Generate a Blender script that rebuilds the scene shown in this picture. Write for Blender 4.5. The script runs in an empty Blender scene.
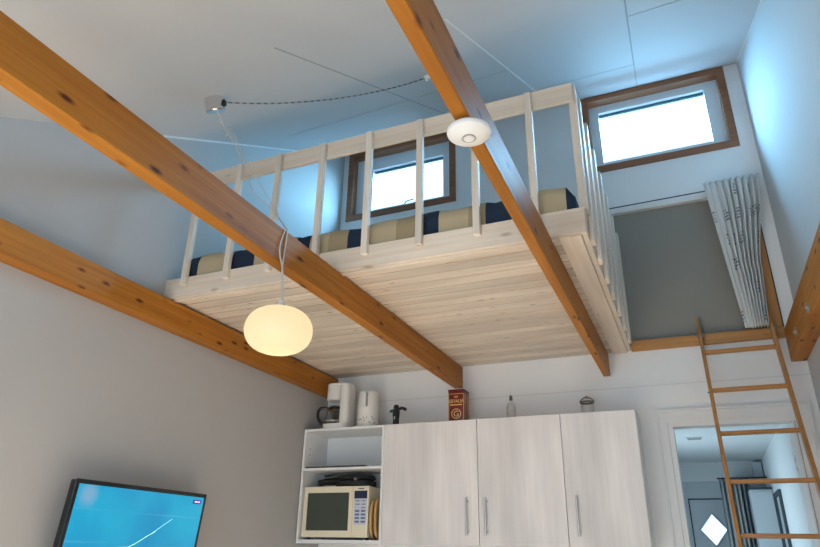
import bpy, bmesh, math, random
from mathutils import Vector, Matrix
random.seed(7)
C = bpy.context.scene.collection
S = bpy.context.scene
PI = math.pi

# ------------------------------------------------------------------ camera
CAM = Vector((2.728, -4.6, 1.23))
def cam_matrix(yaw, pitch, roll):
    cy, sy, cp, sp = math.cos(yaw), math.sin(yaw), math.cos(pitch), math.sin(pitch)
    f = Vector((-sy*cp, cy*cp, sp)); rt = Vector((cy, sy, 0)); up = rt.cross(f)
    cr, sr = math.cos(roll), math.sin(roll)
    r2 = cr*rt + sr*up; u2 = -sr*rt + cr*up
    m = Matrix((r2, u2, -f)).transposed().to_4x4()
    m.translation = CAM
    return m
cd = bpy.data.cameras.new('camera'); cam = bpy.data.objects.new('camera', cd); C.objects.link(cam)
cam.matrix_world = cam_matrix(0.411472, 0.411042, 0.01904)
cd.sensor_fit = 'HORIZONTAL'; cd.sensor_width = 36.0; cd.lens = 36.0*639.55/820
cd.clip_start = 0.05
S.camera = cam

# ------------------------------------------------------------------ light
S.view_settings.view_transform = 'Standard'
S.view_settings.look = 'None'
S.view_settings.exposure = 0.36
S.view_settings.gamma = 1.0
S.view_settings.use_curve_mapping = False
w = bpy.data.worlds.new('sky'); S.world = w; w.use_nodes = True
bg = w.node_tree.nodes['Background']
bg.inputs[0].default_value = (0.48, 0.75, 1.0, 1); bg.inputs[1].default_value = 2.0

def area(name, loc, rot, sx, sy, power, col):
    l = bpy.data.lights.new(name, 'AREA'); l.shape = 'RECTANGLE'; l.size = sx; l.size_y = sy
    l.energy = power; l.color = col
    o = bpy.data.objects.new(name, l); C.objects.link(o); o.location = loc; o.rotation_euler = rot
    return o
# daylight outside the two high windows; added fill behind the camera and in the hall
area('daylight_north_sky', (2.35, 1.40, 5.45), (-PI/2+math.radians(40), 0, 0), 3.6, 1.7, 1050, (0.27, 0.65, 1.0))
area('fill_behind_camera', (1.75, -5.62, 1.25), (PI/2, 0, 0), 3.0, 2.3, 14, (1.0, 0.95, 0.90))  # added fill light outside a made-up opening behind the camera
area('hall_fill', (2.15, 2.0, 1.3), (0, -PI/2, 0), 1.0, 0.9, 15, (0.66, 0.87, 1.0))  # added lamp inside the hall's left wall, no window there
sl = bpy.data.lights.new('sun', 'SUN'); sl.energy = 19.0; sl.angle = 0.02; sl.color = (1.0, 0.93, 0.85)
so = bpy.data.objects.new('sun', sl); C.objects.link(so); so.location = (1.7, -9, 6); so.rotation_euler = (math.radians(60), 0, math.radians(4))

# ------------------------------------------------------------------ materials
def newmat(name):
    m = bpy.data.materials.new(name); m.use_nodes = True
    nt = m.node_tree; b = nt.nodes['Principled BSDF']
    return m, nt, b
def plain(name, col, rough=0.5, metal=0.0, bump=0.0, bscale=60, var=0.0, spec=None):
    m, nt, b = newmat(name)
    b.inputs['Roughness'].default_value = rough; b.inputs['Metallic'].default_value = metal
    if spec is not None: b.inputs['Specular IOR Level'].default_value = spec
    tc = nt.nodes.new('ShaderNodeTexCoord')
    n = nt.nodes.new('ShaderNodeTexNoise'); n.inputs['Scale'].default_value = bscale; n.inputs['Detail'].default_value = 4
    nt.links.new(tc.outputs['Object'], n.inputs['Vector'])
    mx = nt.nodes.new('ShaderNodeMix'); mx.data_type = 'RGBA'
    mx.inputs[6].default_value = (*[c*(1-var) for c in col], 1); mx.inputs[7].default_value = (*[min(1, c*(1+var)) for c in col], 1)
    nt.links.new(n.outputs['Fac'], mx.inputs[0]); nt.links.new(mx.outputs[2], b.inputs['Base Color'])
    if bump:
        bp = nt.nodes.new('ShaderNodeBump'); bp.inputs['Strength'].default_value = bump; bp.inputs['Distance'].default_value = 0.004
        nt.links.new(n.outputs['Fac'], bp.inputs['Height']); nt.links.new(bp.outputs['Normal'], b.inputs['Normal'])
    return m
def wood(name, c1, c2, knot, axis='y', rough=0.45, kr=0.14, ks=1.0, grain=1.0, kmix=0.85, along=1.0):
    """pine: long grain along one axis, elongated dark knots"""
    m, nt, b = newmat(name); b.inputs['Roughness'].default_value = rough
    L = nt.links.new; N = nt.nodes.new
    tc = N('ShaderNodeTexCoord')
    def mapped(across, alng):
        mp = N('ShaderNodeMapping')
        s = [across]*3; s['xyz'.index(axis)] = alng
        mp.inputs['Scale'].default_value = s
        L(tc.outputs['Object'], mp.inputs['Vector']); return mp
    m1 = mapped(38*grain, 1.3*grain*along)
    n1 = N('ShaderNodeTexNoise'); n1.inputs['Scale'].default_value = 1.0; n1.inputs['Detail'].default_value = 6; n1.inputs['Distortion'].default_value = 0.6
    L(m1.outputs[0], n1.inputs['Vector'])
    r1 = N('ShaderNodeValToRGB'); r1.color_ramp.elements[0].position = 0.3; r1.color_ramp.elements[1].position = 0.7
    r1.color_ramp.elements[0].color = (*c1, 1); r1.color_ramp.elements[1].color = (*c2, 1)
    L(n1.outputs['Fac'], r1.inputs[0])
    m3 = mapped(3, 0.7)
    n3 = N('ShaderNodeTexNoise'); n3.inputs['Scale'].default_value = 1.3; n3.inputs['Detail'].default_value = 2
    L(m3.outputs[0], n3.inputs['Vector'])
    big = N('ShaderNodeMix'); big.data_type = 'RGBA'; big.blend_type = 'MULTIPLY'
    r3 = N('ShaderNodeMapRange'); r3.inputs[1].default_value = 0.3; r3.inputs[2].default_value = 0.7; r3.inputs[3].default_value = 0.8; r3.inputs[4].default_value = 1.12
    L(n3.outputs['Fac'], r3.inputs[0]); big.inputs[0].default_value = 1.0
    L(r1.outputs[0], big.inputs[6]); L(r3.outputs[0], big.inputs[7])
    m2 = mapped(10*ks, 3.6*ks)
    v = N('ShaderNodeTexVoronoi'); v.inputs['Scale'].default_value = 1.0
    L(m2.outputs[0], v.inputs['Vector'])
    r2 = N('ShaderNodeMapRange'); r2.inputs[1].default_value = kr*0.45; r2.inputs[2].default_value = kr*1.3; r2.inputs[3].default_value = kmix; r2.inputs[4].default_value = 0.0
    L(v.outputs['Distance'], r2.inputs[0])
    mx = N('ShaderNodeMix'); mx.data_type = 'RGBA'; mx.inputs[7].default_value = (*knot, 1)
    L(r2.outputs[0], mx.inputs[0]); L(big.outputs[2], mx.inputs[6])
    L(mx.outputs[2], b.inputs['Base Color'])
    bp = N('ShaderNodeBump'); bp.inputs['Strength'].default_value = 0.15; bp.inputs['Distance'].default_value = 0.003
    L(n1.outputs['Fac'], bp.inputs['Height']); L(bp.outputs['Normal'], b.inputs['Normal'])
    return m
def board_tones(m, pitch, y0, amount):
    """each board of the soffit has its own tone"""
    nt = m.node_tree; L = nt.links.new; N = nt.nodes.new; b = nt.nodes['Principled BSDF']
    src = b.inputs['Base Color'].links[0].from_socket
    tc = N('ShaderNodeTexCoord'); sp = N('ShaderNodeSeparateXYZ'); L(tc.outputs['Object'], sp.inputs[0])
    q = N('ShaderNodeMath'); q.operation = 'SUBTRACT'; L(sp.outputs[1], q.inputs[0]); q.inputs[1].default_value = y0
    d = N('ShaderNodeMath'); d.operation = 'DIVIDE'; L(q.outputs[0], d.inputs[0]); d.inputs[1].default_value = pitch
    f = N('ShaderNodeMath'); f.operation = 'FLOOR'; L(d.outputs[0], f.inputs[0])
    wn = N('ShaderNodeTexWhiteNoise'); wn.noise_dimensions = '1D'; L(f.outputs[0], wn.inputs['W'])
    mr = N('ShaderNodeMapRange'); mr.inputs[3].default_value = 1-amount; mr.inputs[4].default_value = 1+amount*0.4; L(wn.outputs['Value'], mr.inputs[0])
    mx = N('ShaderNodeMix'); mx.data_type = 'RGBA'; mx.blend_type = 'MULTIPLY'; mx.inputs[0].default_value = 1.0
    L(src, mx.inputs[6]); L(mr.outputs[0], mx.inputs[7])
    # groove floors coloured dark brown to stand in for their shade
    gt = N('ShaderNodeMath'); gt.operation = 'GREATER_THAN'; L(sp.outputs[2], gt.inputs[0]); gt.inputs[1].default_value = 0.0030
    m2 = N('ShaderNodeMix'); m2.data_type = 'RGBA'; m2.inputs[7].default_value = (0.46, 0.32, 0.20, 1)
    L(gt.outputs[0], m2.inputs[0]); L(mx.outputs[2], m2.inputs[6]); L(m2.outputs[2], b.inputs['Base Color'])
    return m
def emit(name, col, strength):
    m, nt, b = newmat(name)
    b.inputs['Base Color'].default_value = (*col, 1)
    b.inputs['Emission Color'].default_value = (*col, 1); b.inputs['Emission Strength'].default_value = strength
    return m
def clear(name, tint, gloss):
    m, nt, b = newmat(name); L = nt.links.new; N = nt.nodes.new
    t = N('ShaderNodeBsdfTransparent'); t.inputs[0].default_value = (*tint, 1)
    g = N('ShaderNodeBsdfGlossy'); g.inputs['Roughness'].default_value = 0.03
    lw = N('ShaderNodeLayerWeight'); lw.inputs[0].default_value = gloss
    mx = N('ShaderNodeMixShader'); L(lw.outputs['Facing'], mx.inputs[0]); L(t.outputs[0], mx.inputs[1]); L(g.outputs[0], mx.inputs[2])
    L(mx.outputs[0], nt.nodes['Material Output'].inputs[0]); nt.nodes.remove(b)
    return m

M = {}
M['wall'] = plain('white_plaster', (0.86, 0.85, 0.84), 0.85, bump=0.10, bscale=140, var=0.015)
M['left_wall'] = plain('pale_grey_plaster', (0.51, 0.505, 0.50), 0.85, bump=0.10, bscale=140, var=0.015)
M['rough_wall'] = plain('white_woodchip_plaster', (0.60, 0.605, 0.61), 0.85, bump=0.45, bscale=75, var=0.02)
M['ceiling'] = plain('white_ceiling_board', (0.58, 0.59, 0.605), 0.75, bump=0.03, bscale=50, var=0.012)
M['seam_dark'] = plain('board_joint_grey', (0.34, 0.35, 0.37), 0.8)
M['seam_light'] = plain('lit_edge_and_cove_white', (0.80, 0.80, 0.80), 0.6)
M['paint'] = plain('white_paint', (0.80, 0.79, 0.775), 0.45, bscale=12, var=0.02)
M['sash'] = plain('white_sash_paint', (0.72, 0.77, 0.80), 0.4)
M['floor'] = wood('laminate_floor', (0.55, 0.46, 0.36), (0.66, 0.56, 0.45), (0.3, 0.2, 0.12), 'y', 0.5, kr=0.02)
M['beam'] = wood('varnished_pine_beam', (0.37, 0.125, 0.014), (0.50, 0.20, 0.026), (0.07, 0.010, 0.004), 'y', 0.5, kr=0.16, ks=1.5, kmix=0.95)
M['beam'].node_tree.nodes['Principled BSDF'].inputs['Specular IOR Level'].default_value = 0.22
M['casing'] = wood('brown_stained_casing', (0.24, 0.094, 0.042), (0.335, 0.140, 0.065), (0.12, 0.045, 0.02), 'x', 0.5, kr=0.05)
M['trimwood_x'] = wood('oiled_pine_trim', (0.42, 0.19, 0.055), (0.54, 0.26, 0.085), (0.2, 0.07, 0.02), 'x', 0.45, kr=0.08)
M['trimwood_z'] = wood('oiled_pine_post', (0.40, 0.175, 0.045), (0.50, 0.23, 0.07), (0.2, 0.07, 0.02), 'z', 0.45, kr=0.08)
M['ladder_z'] = wood('ladder_pine_upright', (0.40, 0.17, 0.040), (0.52, 0.24, 0.070), (0.2, 0.07, 0.02), 'z', 0.4, kr=0.05)
M['ladder_x'] = wood('ladder_pine_rung', (0.40, 0.17, 0.040), (0.52, 0.24, 0.070), (0.2, 0.07, 0.02), 'x', 0.4, kr=0.05)
M['pine_x'] = wood('limed_pine_lengthwise', (0.75, 0.62, 0.49), (0.85, 0.75, 0.64), (0.33, 0.19, 0.10), 'x', 0.55, kr=0.12, kmix=0.7)
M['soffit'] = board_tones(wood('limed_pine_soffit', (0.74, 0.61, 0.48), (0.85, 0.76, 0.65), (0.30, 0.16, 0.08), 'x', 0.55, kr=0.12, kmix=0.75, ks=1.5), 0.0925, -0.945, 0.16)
M['pine_y'] = wood('limed_pine_crosswise', (0.75, 0.62, 0.49), (0.85, 0.75, 0.64), (0.33, 0.19, 0.10), 'y', 0.55, kr=0.10, kmix=0.7)
M['pine_z'] = wood('limed_pine_upright', (0.74, 0.64, 0.53), (0.84, 0.76, 0.67), (0.36, 0.22, 0.12), 'z', 0.55, kr=0.10, kmix=0.6)
M['door_front'] = wood('white_ash_laminate', (0.76, 0.715, 0.70), (0.83, 0.795, 0.78), (0.78, 0.74, 0.72), 'z', 0.5, kr=0.01, grain=1.6)
M['carcass'] = plain('white_melamine', (0.84, 0.84, 0.84), 0.35, bscale=8, var=0.01)
M['steel'] = plain('brushed_steel', (0.62, 0.60, 0.57), 0.32, 1.0)
M['chrome'] = plain('chrome', (0.80, 0.80, 0.80), 0.12, 1.0)
M['dark_metal'] = plain('dark_iron', (0.03, 0.03, 0.035), 0.45, 0.3)
M['pewter'] = plain('dark_pewter', (0.20, 0.19, 0.165), 0.35, 0.9)
M['black'] = plain('black_plastic', (0.012, 0.013, 0.015), 0.35)
M['black_soft'] = plain('black_cast_iron', (0.018, 0.019, 0.021), 0.6, bump=0.2, bscale=90)
M['white_plastic'] = plain('white_plastic', (0.80, 0.79, 0.77), 0.35)
M['grey_plastic'] = plain('grey_plastic', (0.33, 0.33, 0.33), 0.4)
M['cream'] = plain('cream_enamel', (0.84, 0.76, 0.58), 0.35)
M['microwave_glass'] = plain('dark_oven_glass', (0.060, 0.075, 0.060), 0.12)
M['display'] = plain('navy_display', (0.02, 0.03, 0.07), 0.2)
M['panel_blue'] = plain('pale_lilac_panel', (0.58, 0.62, 0.72), 0.4)
M['key'] = plain('slate_key', (0.10, 0.14, 0.27), 0.4)
M['key_green'] = plain('dim_key', (0.22, 0.27, 0.34), 0.4)
M['wicker'] = wood('bamboo', (0.50, 0.29, 0.10), (0.66, 0.42, 0.18), (0.3, 0.15, 0.05), 'z', 0.5, kr=0.02)
M['tin_red'] = plain('oxblood_lacquer', (0.17, 0.012, 0.008), 0.3, bscale=20, var=0.15)
M['tin_dark'] = plain('dark_red_lacquer', (0.12, 0.008, 0.008), 0.3)
M['gold'] = plain('gold_ink', (0.80, 0.55, 0.20), 0.4)
M['clear'] = clear('clear_glass', (0.975, 0.98, 0.975), 0.12)
M['pane'] = clear('window_glass', (0.97, 0.985, 0.99), 0.08)
M['coffee_glass'] = clear('smoky_carafe_glass', (0.84, 0.87, 0.87), 0.25)
M['alcove'] = plain('grey_alcove_paint', (0.285, 0.262, 0.228), 0.9, bscale=3, var=0.03)
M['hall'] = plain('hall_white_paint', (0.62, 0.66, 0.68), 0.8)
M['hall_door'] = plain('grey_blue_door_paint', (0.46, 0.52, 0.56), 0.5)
M['cord'] = plain('pale_flex', (0.60, 0.57, 0.52), 0.5)
M['cloth_dark'] = plain('dark_slate_cloth', (0.045, 0.065, 0.08), 0.9)
M['pane_strip'] = plain('dark_teal', (0.03, 0.10, 0.13), 0.7)
M['mirror'] = plain('mirror_silver', (0.80, 0.86, 0.88), 0.05, 1.0)
M['brass'] = plain('dull_brass', (0.45, 0.34, 0.17), 0.35, 1.0)

def twisted():
    m, nt, b = newmat('twisted_flex'); L = nt.links.new; N = nt.nodes.new
    tc = N('ShaderNodeTexCoord'); wv = N('ShaderNodeTexWave'); wv.bands_direction = 'X'
    wv.inputs['Scale'].default_value = 12.0; wv.inputs['Distortion'].default_value = 0.0
    L(tc.outputs['Object'], wv.inputs['Vector'])
    r = N('ShaderNodeValToRGB'); r.color_ramp.elements[0].color = (0.09, 0.09, 0.10, 1); r.color_ramp.elements[1].color = (0.36, 0.38, 0.40, 1)
    r.color_ramp.elements[0].position = 0.45; r.color_ramp.elements[1].position = 0.6
    L(wv.outputs['Fac'], r.inputs[0]); L(r.outputs[0], b.inputs['Base Color']); b.inputs['Roughness'].default_value = 0.6
    return m
M['twisted'] = twisted()
def stripes(name, stops, lo, hi, axis=0, bump=0.25):
    """woven stripes across the cloth, by position along one axis"""
    m, nt, b = newmat(name); L = nt.links.new; N = nt.nodes.new
    tc = N('ShaderNodeTexCoord'); sp = N('ShaderNodeSeparateXYZ'); L(tc.outputs['Object'], sp.inputs[0])
    mr = N('ShaderNodeMapRange'); mr.inputs[1].default_value = lo; mr.inputs[2].default_value = hi
    L(sp.outputs[axis], mr.inputs[0])
    r = N('ShaderNodeValToRGB'); r.color_ramp.interpolation = 'CONSTANT'
    e = r.color_ramp.elements
    while len(e) > 1: e.remove(e[-1])
    e[0].position = 0; e[0].color = (*stops[0][1], 1)
    for p, c in stops[1:]:
        q = e.new((p-lo)/(hi-lo)); q.color = (*c, 1)
    L(mr.outputs[0], r.inputs[0])
    n = N('ShaderNodeTexNoise'); n.inputs['Scale'].default_value = 120; L(tc.outputs['Object'], n.inputs['Vector'])
    bp = N('ShaderNodeBump'); bp.inputs['Strength'].default_value = bump; bp.inputs['Distance'].default_value = 0.003
    L(n.outputs['Fac'], bp.inputs['Height']); L(bp.outputs['Normal'], b.inputs['Normal'])
    L(r.outputs[0], b.inputs['Base Color']); b.inputs['Roughness'].default_value = 0.95
    return m
NV, BE, DB = (0.012, 0.028, 0.058), (0.55, 0.44, 0.28), (0.41, 0.315, 0.185)
M['mattress'] = stripes('striped_ticking', [(0.0, NV), (0.20, BE), (0.44, NV), (0.60, BE), (0.72, DB), (0.87, NV), (0.965, BE), (1.08, DB), (1.195, NV), (1.29, BE), (1.475, DB), (1.62, NV), (1.712, BE), (1.87, DB), (1.955, NV), (2.13, BE), (2.345, NV)], 0.0, 2.5)

def curtain_mat():
    """white cotton with broken columns of small dark printed lettering-like marks"""
    m, nt, b = newmat('printed_cotton'); L = nt.links.new; N = nt.nodes.new
    uv = N('ShaderNodeTexCoord'); sp = N('ShaderNodeSeparateXYZ'); L(uv.outputs['UV'], sp.inputs[0])
    def math_(op, a, b_=None):
        q = N('ShaderNodeMath'); q.operation = op
        for i, x in enumerate((a, b_)):
            if x is None: continue
            if isinstance(x, (int, float)): q.inputs[i].default_value = x
            else: L(x, q.inputs[i])
        return q.outputs[0]
    U, V = sp.outputs[0], sp.outputs[1]
    # blocks of print: cells 0.11 wide x 0.17 tall, some of them filled
    cu = math_('FLOOR', math_('DIVIDE', U, 0.105)); cv = math_('FLOOR', math_('DIVIDE', V, 0.19))
    cb = N('ShaderNodeCombineXYZ'); L(cu, cb.inputs[0]); L(cv, cb.inputs[1])
    wn = N('ShaderNodeTexWhiteNoise'); wn.noise_dimensions = '2D'; L(cb.outputs[0], wn.inputs['Vector'])
    fill = math_('GREATER_THAN', wn.outputs['Value'], 0.66)
    fu = math_('FRACT', math_('DIVIDE', U, 0.105)); fv = math_('FRACT', math_('DIVIDE', V, 0.19))
    inside = math_('MULTIPLY', math_('MULTIPLY', math_('GREATER_THAN', fu, 0.12), math_('LESS_THAN', fu, 0.75)), math_('MULTIPLY', math_('GREATER_THAN', fv, 0.2), math_('LESS_THAN', fv, 0.72)))
    # lines of glyph-like marks
    line = math_('GREATER_THAN', math_('FRACT', math_('DIVIDE', V, 0.024)), 0.45)
    gu = math_('FLOOR', math_('DIVIDE', U, 0.009)); gv = math_('FLOOR', math_('DIVIDE', V, 0.024))
    cg = N('ShaderNodeCombineXYZ'); L(gu, cg.inputs[0]); L(gv, cg.inputs[1])
    wg = N('ShaderNodeTexWhiteNoise'); wg.noise_dimensions = '2D'; L(cg.outputs[0], wg.inputs['Vector'])
    glyph = math_('GREATER_THAN', wg.outputs['Value'], 0.35)
    ink = math_('MULTIPLY', math_('MULTIPLY', fill, inside), math_('MULTIPLY', line, glyph))
    mx = N('ShaderNodeMix'); mx.data_type = 'RGBA'; mx.inputs[6].default_value = (0.66, 0.65, 0.62, 1); mx.inputs[7].default_value = (0.13, 0.14, 0.16, 1)
    L(ink, mx.inputs[0]); L(mx.outputs[2], b.inputs['Base Color']); b.inputs['Roughness'].default_value = 0.9
    return m
M['curtain'] = curtain_mat()

def screen_mat():
    """the picture on the television: blue sea chart with pale lines, a pale yellow route"""
    m, nt, b = newmat('lit_screen'); L = nt.links.new; N = nt.nodes.new
    tc = N('ShaderNodeTexCoord')
    n = N('ShaderNodeTexNoise'); n.inputs['Scale'].default_value = 3.0; n.inputs['Detail'].default_value = 3; L(tc.outputs['Object'], n.inputs['Vector'])
    r = N('ShaderNodeValToRGB'); r.color_ramp.elements[0].color = (0.0, 0.33, 0.66, 1); r.color_ramp.elements[1].color = (0.005, 0.48, 0.78, 1)
    r.color_ramp.elements[0].position = 0.35; r.color_ramp.elements[1].position = 0.65
    L(n.outputs['Fac'], r.inputs[0])
    mp = N('ShaderNodeMapping'); mp.inputs['Scale'].default_value = (0.2, 0.5, 26); L(tc.outputs['Object'], mp.inputs['Vector'])
    n2 = N('ShaderNodeTexNoise'); n2.inputs['Scale'].default_value = 1.0; n2.inputs['Detail'].default_value = 2; L(mp.outputs[0], n2.inputs['Vector'])
    r2 = N('ShaderNodeMapRange'); r2.inputs[1].default_value = 0.60; r2.inputs[2].default_value = 0.70; r2.inputs[3].default_value = 0; r2.inputs[4].default_value = 0.16
    L(n2.outputs['Fac'], r2.inputs[0])
    mx = N('ShaderNodeMix'); mx.data_type = 'RGBA'; mx.inputs[7].default_value = (0.5, 0.85, 0.95, 1); L(r2.outputs[0], mx.inputs[0]); L(r.outputs[0], mx.inputs[6])
    ds = N('ShaderNodeVectorMath'); ds.operation = 'DISTANCE'; L(tc.outputs['Object'], ds.inputs[0]); ds.inputs[1].default_value = (0.15, -0.365, 0.20)  # pale blob: the lamp's reflection painted into the screen's glow
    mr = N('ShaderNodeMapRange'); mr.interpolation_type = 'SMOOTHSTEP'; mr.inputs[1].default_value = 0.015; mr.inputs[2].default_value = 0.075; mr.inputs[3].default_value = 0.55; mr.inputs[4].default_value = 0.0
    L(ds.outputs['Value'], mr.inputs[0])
    glare = N('ShaderNodeMix'); glare.data_type = 'RGBA'; glare.inputs[7].default_value = (0.42, 0.55, 0.72, 1); L(mr.outputs[0], glare.inputs[0]); L(mx.outputs[2], glare.inputs[6])
    L(glare.outputs[2], b.inputs['Emission Color']); b.inputs['Emission Strength'].default_value = 0.64
    b.inputs['Base Color'].default_value = (0.01, 0.01, 0.012, 1); b.inputs['Roughness'].default_value = 0.22
    return m
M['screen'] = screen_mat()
M['route'] = emit('screen_route_line', (0.45, 0.80, 0.35), 0.8)
M['route_pale'] = emit('screen_pale_line', (0.35, 0.78, 0.85), 0.9)
M['badge'] = emit('screen_badge', (0.045, 0.02, 0.20), 0.9)
M['badge_mark'] = emit('screen_badge_marks', (0.75, 0.70, 0.90), 0.9)
M['lamp'] = emit('lit_opal_glass', (1.0, 0.78, 0.44), 0.74); M['lamp'].node_tree.nodes['Principled BSDF'].inputs['Base Color'].default_value = (0.12, 0.11, 0.09, 1)
M['bulb'] = emit('lit_bulb', (1.0, 0.86, 0.60), 3.0)

# ------------------------------------------------------------------ builders
ORG = {}
class MB:
    def __init__(s): s.bm = bmesh.new()
    def box(s, x0, x1, y0, y1, z0, z1, bev=0.0, seg=1, mat=None):
        r = bmesh.ops.create_cube(s.bm, size=1.0); vs = r['verts']
        for v in vs:
            v.co = Vector(((x0+x1)/2 + v.co.x*(x1-x0), (y0+y1)/2 + v.co.y*(y1-y0), (z0+z1)/2 + v.co.z*(z1-z0)))
        if bev:
            es = list({e for v in vs for e in v.link_edges})
            r = bmesh.ops.bevel(s.bm, geom=es, offset=bev, segments=seg, profile=0.5, affect='EDGES')
            vs = list({v for f in r['faces'] for v in f.verts} | {v for v in vs if v.is_valid})
        if mat is not None:
            for v in vs: v.co = mat @ v.co
        return s
    def prism(s, prof, a, b, axis):
        """closed outline (2D) swept along one axis from a to b"""
        def P(u, v, t): return {'x': (t, u, v), 'y': (u, t, v), 'z': (u, v, t)}[axis]
        A = [s.bm.verts.new(P(u, v, a)) for u, v in prof]; B = [s.bm.verts.new(P(u, v, b)) for u, v in prof]
        n = len(prof)
        for i in range(n): s.bm.faces.new((A[i], A[(i+1) % n], B[(i+1) % n], B[i]))
        s.bm.faces.new(A[::-1]); s.bm.faces.new(B)
        return s
    def lathe(s, prof, c, n=32, mat=None, sx=1.0, sy=1.0):
        rings = []
        for r, z in prof:
            if r < 1e-6: rings.append([s.bm.verts.new((0, 0, z))])
            else: rings.append([s.bm.verts.new((r*sx*math.cos(2*PI*k/n), r*sy*math.sin(2*PI*k/n), z)) for k in range(n)])
        for a, b in zip(rings, rings[1:]):
            for k in range(n):
                q = [a[k % len(a)], a[(k+1) % len(a)], b[(k+1) % len(b)], b[k % len(b)]]
                q = [v for i, v in enumerate(q) if v not in q[:i]]
                if len(q) > 2:
                    try: s.bm.faces.new(q)
                    except ValueError: pass
        T = Matrix.Translation(c)
        if mat is not None: T = T @ mat
        for ring in rings:
            for v in ring: v.co = T @ v.co
        return s
    def tube(s, pts, r, n=8, smooth=4):
        P = [Vector(p) for p in pts]
        if smooth and len(P) > 2:
            Q = []
            for i in range(len(P)-1):
                p0 = P[max(i-1, 0)]; p1 = P[i]; p2 = P[i+1]; p3 = P[min(i+2, len(P)-1)]
                for k in range(smooth):
                    t = k/smooth
                    Q.append(0.5*((2*p1) + (p2-p0)*t + (2*p0-5*p1+4*p2-p3)*t*t + (3*p1-p0-3*p2+p3)*t**3))
            Q.append(P[-1]); P = Q
        rings = []; up = None
        for i, p in enumerate(P):
            d = (P[min(i+1, len(P)-1)] - P[max(i-1, 0)]).normalized()
            if up is None: up = d.orthogonal().normalized()
            up = (up - d*up.dot(d)).normalized(); sd = d.cross(up)
            rr = r[min(i, len(r)-1)] if isinstance(r, (list, tuple)) else r
            rings.append([s.bm.verts.new(p + (up*math.cos(2*PI*k/n) + sd*math.sin(2*PI*k/n))*rr) for k in range(n)])
        for a, b in zip(rings, rings[1:]):
            for k in range(n): s.bm.faces.new((a[k], a[(k+1) % n], b[(k+1) % n], b[k]))
        s.bm.faces.new(rings[0][::-1]); s.bm.faces.new(rings[-1])
        return s
    def build(s, name, m, parent=None, smooth=35, label=None):
        me = bpy.data.meshes.new(name)
        bmesh.ops.recalc_face_normals(s.bm, faces=s.bm.faces)
        org = ORG.get(parent.name, Vector((0, 0, 0))) if parent else Vector((0, 0, 0))
        for v in s.bm.verts: v.co -= org
        s.bm.to_mesh(me); s.bm.free(); me.materials.append(M[m] if isinstance(m, str) else m)
        if smooth:
            me.shade_smooth(); me.set_sharp_from_angle(angle=math.radians(smooth))
        o = bpy.data.objects.new(name, me); C.objects.link(o)
        if parent: o.parent = parent; ORG[o.name] = org
        if label: o['label'] = label
        return o
def B(*a, **k): return MB().box(*a, **k)
def tag(o, label, cat, group=None, kind=None):
    o['label'] = label; o['category'] = cat
    if group: o['group'] = group
    if kind: o['kind'] = kind
    return o
def thing(name, loc, label, cat, group=None):
    o = bpy.data.objects.new(name, None); C.objects.link(o); o.location = loc; o.empty_display_size = 0.1
    ORG[o.name] = Vector(loc)
    return tag(o, label, cat, group)
def struct(o, label=None):
    o['kind'] = 'structure'
    if label: o['label'] = label
    return o
def slab_with_holes(x0, x1, z0, z1, y0, y1, holes, name, m):
    """a wall standing across y, with rectangular openings, as one connected mesh"""
    xs = sorted({x0, x1, *[h[0] for h in holes], *[h[1] for h in holes]}); zs = sorted({z0, z1, *[h[2] for h in holes], *[h[3] for h in holes]})
    b = MB(); V = {}
    def v(i, j, k):
        if (i, j, k) not in V: V[i, j, k] = b.bm.verts.new((xs[i], (y0, y1)[k], zs[j]))
        return V[i, j, k]
    def solid(i, j):
        if i < 0 or j < 0 or i >= len(xs)-1 or j >= len(zs)-1: return False
        cx = (xs[i]+xs[i+1])/2; cz = (zs[j]+zs[j+1])/2
        return not any(h[0] < cx < h[1] and h[2] < cz < h[3] for h in holes)
    for i in range(len(xs)-1):
        for j in range(len(zs)-1):
            if not solid(i, j): continue
            b.bm.faces.new((v(i, j, 0), v(i+1, j, 0), v(i+1, j+1, 0), v(i, j+1, 0)))
            b.bm.faces.new((v(i, j, 1), v(i, j+1, 1), v(i+1, j+1, 1), v(i+1, j, 1)))
            for (di, dj, p, q) in ((-1, 0, (i, j), (i, j+1)), (1, 0, (i+1, j), (i+1, j+1)), (0, -1, (i, j), (i+1, j)), (0, 1, (i, j+1), (i+1, j+1))):
                if not solid(i+di, j+dj): b.bm.faces.new((v(*p, 0), v(*q, 0), v(*q, 1), v(*p, 1)))
    return b.build(name, m, smooth=0)
def lettering(txt, size, m, parent, mat, name='lettering', depth=0.0006, sx=1.0):
    cu = bpy.data.curves.new('lettering', 'FONT'); cu.body = txt; cu.size = size; cu.align_x = 'CENTER'; cu.extrude = depth; cu.resolution_u = 3
    t = bpy.data.objects.new('t', cu); C.objects.link(t)
    dg = bpy.context.evaluated_depsgraph_get(); me = bpy.data.meshes.new_from_object(t.evaluated_get(dg))
    C.objects.unlink(t); bpy.data.objects.remove(t)
    me.transform(Matrix.Translation(-ORG[parent.name]) @ mat @ Matrix.Diagonal((sx, 1, 1, 1)))
    me.materials.clear(); me.materials.append(M[m])
    o = bpy.data.objects.new(name, me); C.objects.link(o); o.parent = parent; ORG[o.name] = ORG[parent.name]
    return o
FRONT = Matrix.Rotation(PI/2, 4, 'X')      # text standing up, read from -y

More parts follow.
